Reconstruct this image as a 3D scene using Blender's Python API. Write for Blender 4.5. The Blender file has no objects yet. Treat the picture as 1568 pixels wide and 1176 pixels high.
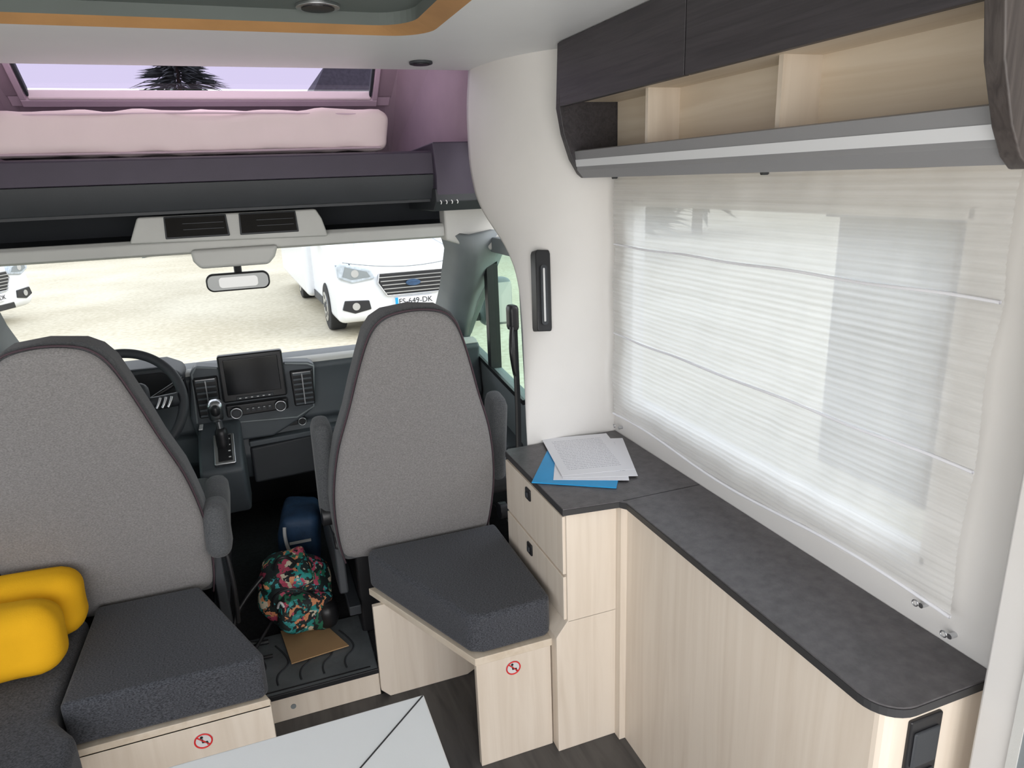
import bpy, bmesh, math, random
from mathutils import Vector, Matrix, noise, Euler
random.seed(3)
scn=bpy.context.scene
col=scn.collection
CX=-0.045
def M(x): return 2*CX-x

# ---------------------------------------------------------------- materials
def newmat(name):
    m=bpy.data.materials.new(name); m.use_nodes=True
    nt=m.node_tree; b=nt.nodes['Principled BSDF']
    return m,nt,b
def N(nt,t,**k):
    n=nt.nodes.new(t)
    for a,v in k.items(): setattr(n,a,v)
    return n
def simple(name,c,rough=.5,metal=0,var=.06,scale=8,bump=0,bscale=60,spec=.5,stretch=(1,1,1)):
    m,nt,b=newmat(name); L=nt.links
    tc=N(nt,'ShaderNodeTexCoord'); mp=N(nt,'ShaderNodeMapping'); mp.inputs['Scale'].default_value=stretch
    L.new(tc.outputs['Object'],mp.inputs[0])
    nz=N(nt,'ShaderNodeTexNoise'); nz.inputs['Scale'].default_value=scale; nz.inputs['Detail'].default_value=5
    L.new(mp.outputs[0],nz.inputs[0])
    cr=N(nt,'ShaderNodeValToRGB')
    cr.color_ramp.elements[0].position=.3; cr.color_ramp.elements[1].position=.7
    cr.color_ramp.elements[0].color=tuple(x*(1-var) for x in c)+(1,)
    cr.color_ramp.elements[1].color=tuple(min(1,x*(1+var)) for x in c)+(1,)
    L.new(nz.outputs[0],cr.inputs[0]); L.new(cr.outputs[0],b.inputs['Base Color'])
    b.inputs['Roughness'].default_value=rough; b.inputs['Metallic'].default_value=metal
    b.inputs['Specular IOR Level'].default_value=spec
    if bump:
        n2=N(nt,'ShaderNodeTexNoise'); n2.inputs['Scale'].default_value=bscale; n2.inputs['Detail'].default_value=4
        L.new(mp.outputs[0],n2.inputs[0])
        bp=N(nt,'ShaderNodeBump'); bp.inputs['Strength'].default_value=bump; bp.inputs['Distance'].default_value=.01
        L.new(n2.outputs[0],bp.inputs['Height']); L.new(bp.outputs[0],b.inputs['Normal'])
    return m
def fabric(name,c1,c2,scale=420,bs=.25):
    m,nt,b=newmat(name); L=nt.links
    tc=N(nt,'ShaderNodeTexCoord')
    mp=N(nt,'ShaderNodeMapping'); mp.inputs['Scale'].default_value=(.55,1,1.3)
    L.new(tc.outputs['Object'],mp.inputs[0])
    nz=N(nt,'ShaderNodeTexNoise'); nz.inputs['Scale'].default_value=scale; nz.inputs['Detail'].default_value=3
    L.new(mp.outputs[0],nz.inputs[0])
    cr=N(nt,'ShaderNodeValToRGB'); cr.color_ramp.elements[0].position=.32; cr.color_ramp.elements[1].position=.68
    cr.color_ramp.elements[0].color=c1+(1,); cr.color_ramp.elements[1].color=c2+(1,)
    L.new(nz.outputs[0],cr.inputs[0]); L.new(cr.outputs[0],b.inputs['Base Color'])
    b.inputs['Roughness'].default_value=.95; b.inputs['Specular IOR Level'].default_value=.15
    b.inputs['Sheen Weight'].default_value=.15
    n2=N(nt,'ShaderNodeTexNoise'); n2.inputs['Scale'].default_value=5; L.new(tc.outputs['Object'],n2.inputs[0])
    ad=N(nt,'ShaderNodeMath',operation='MULTIPLY_ADD'); ad.inputs[1].default_value=.12
    L.new(nz.outputs[0],ad.inputs[0]); L.new(n2.outputs[0],ad.inputs[2])
    bp=N(nt,'ShaderNodeBump'); bp.inputs['Strength'].default_value=bs; bp.inputs['Distance'].default_value=.01
    L.new(ad.outputs[0],bp.inputs['Height']); L.new(bp.outputs[0],b.inputs['Normal'])
    return m
def wood(name,c1,c2,stretch=(16,16,.9),rough=.5,bump=.03):
    m,nt,b=newmat(name); L=nt.links
    tc=N(nt,'ShaderNodeTexCoord'); mp=N(nt,'ShaderNodeMapping'); mp.inputs['Scale'].default_value=stretch
    L.new(tc.outputs['Object'],mp.inputs[0])
    nz=N(nt,'ShaderNodeTexNoise'); nz.inputs['Scale'].default_value=1.6; nz.inputs['Detail'].default_value=9; nz.inputs['Distortion'].default_value=1.0
    L.new(mp.outputs[0],nz.inputs[0])
    cr=N(nt,'ShaderNodeValToRGB'); cr.color_ramp.elements[0].position=.30; cr.color_ramp.elements[1].position=.62
    cr.color_ramp.elements[0].color=c1+(1,); cr.color_ramp.elements[1].color=c2+(1,)
    L.new(nz.outputs[0],cr.inputs[0]); L.new(cr.outputs[0],b.inputs['Base Color'])
    b.inputs['Roughness'].default_value=rough
    bp=N(nt,'ShaderNodeBump'); bp.inputs['Strength'].default_value=bump; bp.inputs['Distance'].default_value=.01
    L.new(nz.outputs[0],bp.inputs['Height']); L.new(bp.outputs[0],b.inputs['Normal'])
    return m
def glassy(name,tint,gl=.06):
    m,nt,b=newmat(name); L=nt.links; nt.nodes.remove(b)
    o=nt.nodes['Material Output']
    t=N(nt,'ShaderNodeBsdfTransparent'); t.inputs[0].default_value=tint+(1,)
    g=N(nt,'ShaderNodeBsdfGlossy'); g.inputs['Roughness'].default_value=.03
    x=N(nt,'ShaderNodeMixShader'); x.inputs[0].default_value=gl
    L.new(t.outputs[0],x.inputs[1]); L.new(g.outputs[0],x.inputs[2]); L.new(x.outputs[0],o.inputs[0])
    return m
def emis(name,c,s):
    m,nt,b=newmat(name)
    b.inputs['Base Color'].default_value=c+(1,); b.inputs['Emission Color'].default_value=c+(1,); b.inputs['Emission Strength'].default_value=s
    return m

WHITE=simple('white_wall',(.73,.71,.685),.55,var=.015,bump=.02,bscale=200)
CEIL=simple('ceiling_white',(.84,.85,.86),.45,var=.01)
OAK=wood('pale_oak',(.695,.60,.495),(.78,.69,.585))
OAKH=wood('pale_oak_horizontal',(.66,.555,.43),(.75,.655,.535),stretch=(16,.9,16))
DWOOD=wood('dark_wood',(.030,.027,.031),(.052,.047,.052),stretch=(50,2,50),rough=.45,bump=.12)
DWOODV=wood('dark_wood_edge',(.045,.037,.036),(.085,.072,.068),stretch=(50,50,3),rough=.45,bump=.12)
COUNTER=simple('slate_countertop',(.090,.084,.088),.40,var=.26,scale=45,bump=.12,bscale=220)
CEDGE=simple('countertop_edge',(.035,.035,.037),.5)
SEATG=fabric('seat_grey_fabric',(.17,.162,.162),(.275,.265,.262))
SEATD=fabric('seat_side_fabric',(.060,.064,.069),(.12,.123,.128))
CHAR=fabric('charcoal_fabric',(.026,.028,.034),(.100,.104,.118))
YEL=simple('yellow_fabric',(.80,.42,.012),.85,var=.06,bump=.12,bscale=300,spec=.2)
PIPE=simple('dark_plum_piping',(.060,.035,.045),.7)
PINK=simple('lilac_lit_fabric',(.82,.68,.71),.9,var=.02,scale=4,bump=.35,bscale=7,spec=.2,stretch=(1,1,.5))  # pinkish skylight light painted into the fabric colour
PINKW=simple('lilac_lit_wall',(.33,.24,.29),.7,var=.05,bump=.04,bscale=200)  # wall colour carries the pink tint of the skylight's light
PINKF=simple('lilac_lit_frame',(.60,.45,.54),.5,var=.03)  # pink cast from the skylight included in the frame colour
PLUM=simple('plum_shelf',(.052,.041,.066),.5,var=.08,bump=.05,bscale=400)
DGREY=simple('dark_grey_plastic',(.036,.040,.046),.55,var=.08,bump=.05,bscale=400)
MGREY=simple('dash_grey_plastic',(.080,.093,.105),.5,var=.05,bump=.05,bscale=500)
LGREY=simple('light_grey_trim',(.60,.60,.575),.6,var=.03,bump=.04,bscale=300)
HEADL=simple('headliner',(.64,.63,.60),.9,var=.04,bump=.06,bscale=300)
PILL=simple('pillar_trim',(.23,.255,.265),.6,var=.05)
BLACK=simple('black_plastic',(.014,.014,.016),.4,var=.1)
MATTE=simple('matte_black',(.020,.019,.018),.9,var=.1,spec=.1)
CARPET=simple('black_carpet',(.024,.024,.027),.95,var=.3,scale=90,bump=.4,bscale=300)
FLOORM=wood('dark_floor_vinyl',(.040,.039,.041),(.085,.082,.082),stretch=(14,2,14),rough=.45)
MATM=simple('rubber_tread',(.14,.155,.165),.35,var=.15,scale=12,bump=.2,bscale=40)
SCREEN=simple('black_glass',(.006,.007,.009),.12,var=.02)
CHROME=simple('satin_metal',(.62,.63,.65),.28,metal=1,var=.03)
ALU=simple('aluminium_rail',(.26,.26,.27),.5,var=.02)
LED=emis('led_diffuser',(.68,.69,.71),.03)
TABLE=simple('white_table_top',(.80,.83,.84),.35,var=.01,bump=.02,bscale=300)
ORANGE=simple('tan_rim',(.50,.27,.11),.6,var=.1)
CPANEL=simple('padded_grey_ceiling',(.14,.162,.154),.7,var=.05,scale=5)
BLUE=simple('blue_card',(.01,.33,.70),.5)
BAGBLUE=simple('blue_nylon',(.025,.065,.14),.6,var=.3,scale=15,bump=.3,bscale=30)
CARD=simple('cardboard',(.48,.30,.15),.85,var=.08)
VAN=simple('white_car_paint',(.78,.80,.82),.25,var=.01)
VANB=simple('blue_corrugated_metal',(.035,.05,.08),.6,var=.05)
DGLASS=simple('dark_window_glass',(.02,.025,.035),.08)
RUB=simple('tyre_rubber',(.02,.02,.02),.8)
SCR=simple('white_print',(.7,.7,.7),.6)
RED=simple('red_print',(.7,.02,.02),.5)
HLAMP=simple('headlamp_lens',(.45,.50,.55),.1,var=.2,scale=20)
LEAF=simple('conifer_needles',(.07,.085,.075),.9,var=.4)
BARK=simple('tree_bark',(.06,.04,.03),.9)
ROOFT=simple('slate_roof',(.08,.08,.09),.7,var=.2)
WSGL=glassy('windscreen_glass',(.97,.98,.97),.03)
LILGL=glassy('lilac_glass',(.345,.305,.405),.04)
WINGL=glassy('acrylic_window',(.88,.91,.93),.05)
DOORGL=glassy('door_glass',(.80,.92,.86),.05)

def gravel():
    m,nt,b=newmat('gravel'); L=nt.links
    tc=N(nt,'ShaderNodeTexCoord')
    n1=N(nt,'ShaderNodeTexNoise'); n1.inputs['Scale'].default_value=.5; n1.inputs['Detail'].default_value=6
    n2=N(nt,'ShaderNodeTexNoise'); n2.inputs['Scale'].default_value=14; n2.inputs['Detail'].default_value=6
    L.new(tc.outputs['Object'],n1.inputs[0]); L.new(tc.outputs['Object'],n2.inputs[0])
    mx=N(nt,'ShaderNodeMath',operation='MULTIPLY_ADD'); mx.inputs[1].default_value=.5
    L.new(n2.outputs[0],mx.inputs[0])
    m2=N(nt,'ShaderNodeMath',operation='MULTIPLY'); m2.inputs[1].default_value=.5
    L.new(n1.outputs[0],m2.inputs[0]); L.new(m2.outputs[0],mx.inputs[2])
    cr=N(nt,'ShaderNodeValToRGB'); cr.color_ramp.elements[0].position=.36; cr.color_ramp.elements[1].position=.62
    cr.color_ramp.elements[0].color=(.42,.375,.275,1); cr.color_ramp.elements[1].color=(.60,.555,.44,1)
    L.new(mx.outputs[0],cr.inputs[0]); L.new(cr.outputs[0],b.inputs['Base Color']); b.inputs['Roughness'].default_value=.95
    return m
GRAVEL=gravel()

def blindmat():
    m,nt,b=newmat('pleated_blind_fabric'); L=nt.links
    o=nt.nodes['Material Output']; nt.nodes.remove(b)
    tc=N(nt,'ShaderNodeTexCoord'); mp=N(nt,'ShaderNodeMapping'); mp.inputs['Scale'].default_value=(1.5,1.5,150)
    L.new(tc.outputs['Object'],mp.inputs[0])
    nz=N(nt,'ShaderNodeTexNoise'); nz.inputs['Scale'].default_value=1; nz.inputs['Detail'].default_value=2
    L.new(mp.outputs[0],nz.inputs[0])
    cr=N(nt,'ShaderNodeValToRGB'); cr.color_ramp.elements[0].color=(.85,.845,.825,1); cr.color_ramp.elements[1].color=(.925,.92,.905,1)
    cr.color_ramp.elements[0].position=.35; cr.color_ramp.elements[1].position=.65
    L.new(nz.outputs[0],cr.inputs[0])
    d=N(nt,'ShaderNodeBsdfDiffuse'); t=N(nt,'ShaderNodeBsdfTranslucent'); tr=N(nt,'ShaderNodeBsdfTransparent')
    L.new(cr.outputs[0],d.inputs[0]); L.new(cr.outputs[0],t.inputs[0])
    a=N(nt,'ShaderNodeMixShader'); a.inputs[0].default_value=.42
    L.new(d.outputs[0],a.inputs[1]); L.new(t.outputs[0],a.inputs[2])
    c=N(nt,'ShaderNodeMixShader'); c.inputs[0].default_value=.25
    L.new(a.outputs[0],c.inputs[1]); L.new(tr.outputs[0],c.inputs[2]); L.new(c.outputs[0],o.inputs[0])
    return m
BLIND=blindmat()
def floral():
    m,nt,b=newmat('floral_fabric'); L=nt.links
    tc=N(nt,'ShaderNodeTexCoord')
    nz=N(nt,'ShaderNodeTexNoise'); nz.inputs['Scale'].default_value=22; nz.inputs['Detail'].default_value=3; L.new(tc.outputs['Object'],nz.inputs[0])
    mx=N(nt,'ShaderNodeMixRGB'); mx.inputs[0].default_value=.14
    L.new(tc.outputs['Object'],mx.inputs[1]); L.new(nz.outputs['Color'],mx.inputs[2])
    v=N(nt,'ShaderNodeTexVoronoi'); v.inputs['Scale'].default_value=46
    L.new(mx.outputs[0],v.inputs['Vector'])
    cr=N(nt,'ShaderNodeValToRGB'); cr.color_ramp.interpolation='CONSTANT'
    cols=[(0,(.01,.02,.02)),(.34,(.02,.28,.26)),(.45,(.75,.30,.14)),(.53,(.02,.16,.09)),(.61,(.68,.60,.45)),(.69,(.50,.07,.13)),(.76,(.06,.38,.40)),(.84,(.012,.015,.02))]
    e=cr.color_ramp.elements
    e[0].color=cols[0][1]+(1,); e[1].position=cols[1][0]; e[1].color=cols[1][1]+(1,)
    for p,c in cols[2:]:
        q=e.new(p); q.color=c+(1,)
    sp=N(nt,'ShaderNodeSeparateColor'); L.new(v.outputs['Color'],sp.inputs[0])
    L.new(sp.outputs[0],cr.inputs[0]); L.new(cr.outputs[0],b.inputs['Base Color']); b.inputs['Roughness'].default_value=.7
    return m
FLORAL=floral()
def papermat():
    m,nt,b=newmat('printed_paper'); L=nt.links
    tc=N(nt,'ShaderNodeTexCoord'); s=N(nt,'ShaderNodeSeparateXYZ'); L.new(tc.outputs['Generated'],s.inputs[0])
    def mth(op,a,v=None,b2=None):
        n=N(nt,'ShaderNodeMath',operation=op); L.new(a,n.inputs[0])
        if v is not None: n.inputs[1].default_value=v
        if b2 is not None: L.new(b2,n.inputs[1])
        return n.outputs[0]
    f=mth('FRACT',mth('MULTIPLY',s.outputs[1],24)); g=mth('LESS_THAN',f,.28)
    cx=N(nt,'ShaderNodeCombineXYZ'); L.new(mth('MULTIPLY',s.outputs[0],60),cx.inputs[0]); L.new(mth('FLOOR',mth('MULTIPLY',s.outputs[1],24)),cx.inputs[1])
    nz=N(nt,'ShaderNodeTexNoise'); nz.inputs['Scale'].default_value=1; nz.inputs['Detail'].default_value=1; L.new(cx.outputs[0],nz.inputs[0])
    h=mth('GREATER_THAN',nz.outputs[0],.47)
    k=mth('MULTIPLY',g,None,h)
    k=mth('MULTIPLY',k,None,mth('MULTIPLY',mth('GREATER_THAN',s.outputs[0],.12),None,mth('LESS_THAN',s.outputs[0],.86)))
    k=mth('MULTIPLY',k,None,mth('MULTIPLY',mth('GREATER_THAN',s.outputs[1],.10),None,mth('LESS_THAN',s.outputs[1],.90)))
    mx=N(nt,'ShaderNodeMixRGB'); mx.inputs[1].default_value=(.86,.86,.90,1); mx.inputs[2].default_value=(.50,.50,.55,1)
    L.new(k,mx.inputs[0]); L.new(mx.outputs[0],b.inputs['Base Color']); b.inputs['Roughness'].default_value=.7
    return m
PAPER=papermat()
PAPERW=simple('white_paper',(.86,.86,.90),.7,var=.01)

# ---------------------------------------------------------------- geometry helpers
def grp(name):
    e=bpy.data.objects.new(name,None); col.objects.link(e); e.empty_display_size=.1; return e
def mesh(name,vs,fs,mat,parent=None,smooth=False,bevel=0,seg=2,extra=None):
    me=bpy.data.meshes.new(name); me.from_pydata([tuple(v) for v in vs],[],fs)
    bm=bmesh.new(); bm.from_mesh(me); bmesh.ops.recalc_face_normals(bm,faces=bm.faces); bm.to_mesh(me); bm.free()
    me.materials.append(mat)
    ob=bpy.data.objects.new(name,me); col.objects.link(ob)
    if parent: ob.parent=parent
    if smooth or bevel:
        for p in me.polygons: p.use_smooth=True
    if bevel:
        b=ob.modifiers.new('b','BEVEL'); b.width=bevel; b.segments=seg; b.limit_method='ANGLE'; b.angle_limit=math.radians(32); b.harden_normals=True
    return ob
def prism(name,pts,axis,a,b,mat,parent=None,bevel=0,seg=2,T=None):
    def mk(p,c):
        if axis=='x': return Vector((c,p[0],p[1]))
        if axis=='y': return Vector((p[0],c,p[1]))
        return Vector((p[0],p[1],c))
    n=len(pts); vs=[mk(p,a) for p in pts]+[mk(p,b) for p in pts]
    if T: vs=[T@v for v in vs]
    fs=[list(range(n)),list(range(2*n-1,n-1,-1))]+[[i,(i+1)%n,n+(i+1)%n,n+i] for i in range(n)]
    return mesh(name,vs,fs,mat,parent,bevel=bevel,seg=seg)
def box(name,x0,x1,y0,y1,z0,z1,mat,parent=None,bevel=0,seg=2,T=None):
    return prism(name,[(x0,y0),(x1,y0),(x1,y1),(x0,y1)],'z',z0,z1,mat,parent,bevel,seg,T)
def cyl(name,p0,p1,r,mat,parent=None,r2=None,n=28,bevel=0):
    p0=Vector(p0);p1=Vector(p1);r2=r if r2 is None else r2
    d=(p1-p0).normalized(); q=d.to_track_quat('Z','Y')
    vs=[];
    for p,rr in((p0,r),(p1,r2)):
        for i in range(n):
            a=2*math.pi*i/n; vs.append(p+q@Vector((math.cos(a)*rr,math.sin(a)*rr,0)))
    fs=[list(range(n)),list(range(2*n-1,n-1,-1))]+[[i,(i+1)%n,n+(i+1)%n,n+i] for i in range(n)]
    o=mesh(name,vs,fs,mat,parent,bevel=bevel)
    return o
def tube(name,pts,r,mat,parent=None,cyclic=False,flat=None,smooth=True):
    c=bpy.data.curves.new(name,'CURVE'); c.dimensions='3D'; c.bevel_depth=r; c.bevel_resolution=3
    s=c.splines.new('NURBS' if smooth else 'POLY'); s.points.add(len(pts)-1)
    for p,q in zip(s.points,pts): p.co=tuple(q)+(1,)
    s.use_cyclic_u=cyclic
    if smooth: s.order_u=3; s.use_endpoint_u=not cyclic
    c.materials.append(mat)
    o=bpy.data.objects.new(name,c); col.objects.link(o)
    if parent:o.parent=parent
    return o
def grid(name,fn,nu,nv,mat,parent=None,thick=0):
    vs=[];fs=[]
    for j in range(nv+1):
        for i in range(nu+1): vs.append(fn(i/nu,j/nv))
    for j in range(nv):
        for i in range(nu):
            a=j*(nu+1)+i; fs.append([a,a+1,a+nu+2,a+nu+1])
    o=mesh(name,vs,fs,mat,parent,smooth=True)
    if thick:
        s=o.modifiers.new('s','SOLIDIFY'); s.thickness=thick; s.offset=0
    return o
def soft(name,c,size,r,mat,parent=None,n=14,amp=.0,freq=8,crown=.0,rot=None,seed=0):
    bm=bmesh.new(); bmesh.ops.create_cube(bm,size=2)
    bmesh.ops.subdivide_edges(bm,edges=bm.edges,cuts=n,use_grid_fill=True)
    h=Vector(size)/2; inner=h-Vector((r,r,r))
    Rm=rot.to_matrix() if rot else Matrix.Identity(3)
    for v in bm.verts:
        p=Vector((v.co.x*h.x,v.co.y*h.y,v.co.z*h.z))
        q=Vector([max(-inner[i],min(inner[i],p[i])) for i in range(3)])
        d=p-q
        if d.length>1e-6: p=q+d.normalized()*r
        if crown:
            k=(1-(p.x/h.x)**2)*(1-(p.y/h.y)**2); p.z+=crown*k*(1 if p.z>0 else -.3)
        if amp:
            w=Vector(p)*freq+Vector((seed,seed*2,0)); nn=noise.noise_vector(w); p+=Vector(nn)*amp
        v.co=Rm@p+Vector(c)
    me=bpy.data.meshes.new(name); bm.to_mesh(me); bm.free(); me.materials.append(mat)
    for f in me.polygons: f.use_smooth=True
    o=bpy.data.objects.new(name,me); col.objects.link(o)
    if parent:o.parent=parent
    return o

# ---------------------------------------------------------------- room shell
box('floor',-1.07,1.07,-1.3,1.935,-.05,0,FLOORM)
w=grp('wall_right')
WX0,WX1=1.07,1.10
box('lower',WX0,WX1,-1.3,1.97,0,.90,WHITE,w); box('upper',WX0,WX1,-1.3,1.97,1.50,1.95,WHITE,w)
box('far',WX0,WX1,1.84,1.97,.90,1.50,WHITE,w); box('near',WX0,WX1,-1.3,.80,.90,1.50,WHITE,w)
w=grp('window_1')
for n,a in (('sill',(.79,1.85,.885,.905)),('head',(.79,1.85,1.495,1.515)),('jamb_far',(1.835,1.855,.885,1.515)),('jamb_near',(.785,.805,.885,1.515))):
    box(n,1.064,1.105,a[0],a[1],a[2],a[3],WHITE,w,bevel=.003)
box('pane',1.090,1.094,.80,1.84,.90,1.50,WINGL,w)
w=grp('wall_left')
LX0,LX1=-1.17,-1.14
box('lower',LX0,LX1,.3,2.4,0,.90,WHITE,w); box('upper',LX0,LX1,.3,2.4,1.50,1.95,WHITE,w)
box('far',LX0,LX1,1.9,2.4,.9,1.5,WHITE,w); box('near',LX0,LX1,.3,.8,.9,1.5,WHITE,w)
w=grp('window_2'); box('pane',-1.158,-1.154,.8,1.9,.9,1.5,WINGL,w)
for n,a in (('sill',(.79,1.91,.885,.905)),('head',(.79,1.91,1.495,1.515)),('jamb_far',(1.895,1.915,.885,1.515)),('jamb_near',(.785,.805,.885,1.515))):
    box(n,-1.175,-1.132,a[0],a[1],a[2],a[3],LGREY,w)

g=grp('ceiling')
def rrect(x0,x1,y0,y1,r,n=8):
    o=[]
    for cx,cy,a0 in ((x1-r,y1-r,0),(x0+r,y1-r,90),(x0+r,y0+r,180),(x1-r,y0+r,270)):
        for i in range(n+1):
            a=math.radians(a0+90*i/n); o.append((cx+r*math.cos(a),cy+r*math.sin(a)))
    return o
hole=rrect(-.95,.50,-.9,1.915,.10)
hc=(-.2,.5)
X0,X1,Y0,Y1=-1.14,1.10,-1.3,2.45
def rayrect(p):
    dx,dy=p[0]-hc[0],p[1]-hc[1]; t=1e9
    if dx>0:t=min(t,(X1-hc[0])/dx)
    if dx<0:t=min(t,(X0-hc[0])/dx)
    if dy>0:t=min(t,(Y1-hc[1])/dy)
    if dy<0:t=min(t,(Y0-hc[1])/dy)
    return (hc[0]+dx*t,hc[1]+dy*t)
dense=[]
for i,p in enumerate(hole):
    q=hole[(i+1)%len(hole)]; d=math.dist(p,q); k=max(1,int(d/.05))
    for j in range(k): dense.append((p[0]+(q[0]-p[0])*j/k,p[1]+(q[1]-p[1])*j/k))
n=len(dense); out=[rayrect(p) for p in dense]
for cx,cy in ((X1,Y1),(X0,Y1),(X0,Y0),(X1,Y0)):
    k=min(range(n),key=lambda i:math.dist(out[i],(cx,cy))); out[k]=(cx,cy)
vs=[(p[0],p[1],1.94) for p in dense]+[(p[0],p[1],1.94) for p in out]
mesh('lining',vs,[[i,(i+1)%n,n+(i+1)%n,n+i] for i in range(n)],CEIL,g)
def inset(p,k):
    cxm,cym=-.225,.5
    sx=1-k/.725; sy=1-k*.6/1.41
    return (cxm+(p[0]-cxm)*sx,cym+(p[1]-cym)*sy)
i1=[inset(p,.05) for p in dense]
vs=[(p[0],p[1],1.94) for p in dense]+[(p[0],p[1],1.957) for p in i1]
mesh('recess_rim',vs,[[i,(i+1)%n,n+(i+1)%n,n+i] for i in range(n)],ORANGE,g)
vs=[(p[0],p[1],1.957) for p in i1]+[(p[0],p[1],1.985) for p in i1]
mesh('recess_side',vs,[[i,(i+1)%n,n+(i+1)%n,n+i] for i in range(n)],CPANEL,g)
mesh('recess_panel',[(p[0],p[1],1.985) for p in i1],[list(range(n))],CPANEL,g)
box('roof_skin',-1.17,1.10,-1.3,2.45,2.03,2.06,WHITE,g)
prism('front_lip',[(2.43,1.94),(2.47,1.945),(2.50,1.965),(2.52,2.0),(2.52,2.06),(2.43,2.06)],'x',-1.14,.90,CEIL,g,bevel=.006)
for i,(x,y,z,r) in enumerate(((.575,2.29,1.94,.036),(.225,1.83,1.985,.05))):
    d=grp('ceiling_downlight'); cyl('bezel',(x,y,z-.008),(x,y,z),r,CHROME if i else DGREY,d,bevel=.002); cyl('lens',(x,y,z-.010),(x,y,z-.007),r*.75,BLACK,d)

# partition (moulded white B-pillar panel)
LE=[(1.96,.79,2.46),(1.94,.785,2.45),(1.83,.768,2.44),(1.746,.760,2.42),(1.618,.749,2.38),(1.5,.757,2.33),(1.426,.786,2.255),(1.352,.812,2.19),(1.265,.812,2.115),(1.128,.796,2.05),(.969,.777,2.0),(.784,.76,1.96),(.5,.75,1.955),(0.0,.75,1.955)]
def ledge(z):
    for a,b in zip(LE,LE[1:]):
        if z>=b[0]:
            t=(z-b[0])/(a[0]-b[0]); return b[1]+(a[1]-b[1])*t,b[2]+(a[2]-b[2])*t
    return LE[-1][1],LE[-1][2]
def pf(u,v):
    z=0.0+1.96*v
    q=[ledge(max(0,min(1.96,z+dz))) for dz in(-.045,-.02,0,.02,.045)]
    s=sum(a[0] for a in q)/5; t=sum(a[1] for a in q)/5
    a=u*math.pi/2
    return (1.075-(1.075-s)*math.sin(a),1.955+(t-1.955)*(1-math.cos(a)),z)
grid('wall_front',pf,30,90,WHITE,None,thick=.014)
grid('wall_front_left',lambda u,v:(2*CX-pf(u,v)[0],pf(u,v)[1]+.05,pf(u,v)[2]),30,60,WHITE,None,thick=.014)
g=grp('grab_handle')
T=Matrix.Translation((.8325,1.968,1.124))@Matrix.Rotation(math.radians(5),4,'Y')@Matrix.Rotation(math.radians(-12),4,'X')
prism('plate',[(-.023,0),(.023,0),(.025,.012),(.025,.240),(.021,.252),(-.021,.252),(-.025,.240),(-.025,.012)],'y',0,.045,BLACK,g,bevel=.004,T=T)
prism('slot',rrect(-.012,.010,.02,.205,.0095),'y',-.006,.01,DGREY,g,T=T)
prism('slot_line',rrect(-.005,.001,.03,.195,.0028),'y',-.009,-.004,SCR,g,T=T)

# ---------------------------------------------------------------- overhead cabinet
g=grp('overhead_cabinet')
prof=[(1.065,1.94),(.88,1.94),(.872,1.77),(.885,1.70),(.91,1.63),(.935,1.59),(.95,1.578),(1.065,1.578)]
prism('end_panel_far',prof,'y',1.92,1.945,DWOOD,g,bevel=.002)
prism('end_panel_near',[(1.068,1.94),(.862,1.94),(.858,1.77),(.872,1.70),(.902,1.625),(.925,1.588),(.945,1.572),(1.068,1.572)],'y',.64,.668,DWOODV,g,bevel=.003)
box('door_far',.872,.888,1.312,1.918,1.772,1.938,DWOOD,g,bevel=.002)
box('door_near',.872,.888,.67,1.308,1.772,1.938,DWOOD,g,bevel=.002)
box('back_board',1.056,1.066,.67,1.918,1.58,1.938,OAKH,g)
box('carcass_bottom',.89,1.056,.67,1.918,1.785,1.795,OAKH,g)
box('divider_a',.965,1.056,1.60,1.612,1.60,1.785,OAK,g)
box('divider_b',.965,1.056,1.13,1.142,1.60,1.785,OAK,g)
box('shelf_board',.955,1.056,.668,1.92,1.585,1.60,OAKH,g)
prism('light_rail',[(.918,1.652),(.930,1.655),(.960,1.60),(.965,1.578),(.945,1.578),(.926,1.60)],'y',.668,1.92,ALU,g)
mesh('led_strip',[(.9198,.67,1.629),(.9198,1.92,1.629),(.9230,1.92,1.610),(.9230,.67,1.610),(.93,.67,1.629),(.93,1.92,1.629),(.93,1.92,1.610),(.93,.67,1.610)],[[0,1,2,3],[4,5,6,7],[0,1,5,4],[2,3,7,6],[1,2,6,5],[0,3,7,4]],LED,g)

# ---------------------------------------------------------------- blind
g=grp('roman_blind')
def bf(u,v):
    y=.715+(1.91-.715)*u; z0=.832+.010*math.sin(u*9)+.005*math.sin(u*23); z1=1.582-.006*math.sin(u*math.pi*3)**2
    z=z0+(z1-z0)*v
    segz=[.83,1.105,1.38,1.59]
    k=0
    for a,b in zip(segz,segz[1:]):
        if a<=z<=b: k=math.sin(math.pi*(z-a)/(b-a))
    nn=noise.noise(Vector((y*7,z*2.5,1)))*.005+noise.noise(Vector((y*16+z*10,z*16-y*10,3)))*.003+.0013*math.sin(z*480)
    return (1.045-.008*k+nn,y+.006*noise.noise(Vector((z*9,0,u*2))),z)
grid('fabric',bf,150,320,BLIND,g)
for z in(1.105,1.38):
    tube('batten',[(1.041+.002*math.sin(i*1.7),.715+1.195*i/16,z+.002*math.sin(i*1.3)) for i in range(17)],.003,PAPERW,g)
tube('hem',[(1.042,.715+1.195*i/16,.836+.010*math.sin(i/16*9)) for i in range(17)],.0035,PAPERW,g)
for y in (1.25,1.90): cyl('hook',(1.03,y,1.577),(1.05,y,1.577),.005,DGREY,g)
for y,z in((.72,.80),(.78,.825),(1.90,.80)):
    tube('ring',[(1.04,y+.006*math.cos(a),z+.006*math.sin(a)) for a in [i*math.pi/4 for i in range(8)]],.0013,CHROME,g,cyclic=True)
    cyl('eyelet',(1.055,y,z-.010),(1.071,y,z-.010),.005,CHROME,g)

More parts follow.
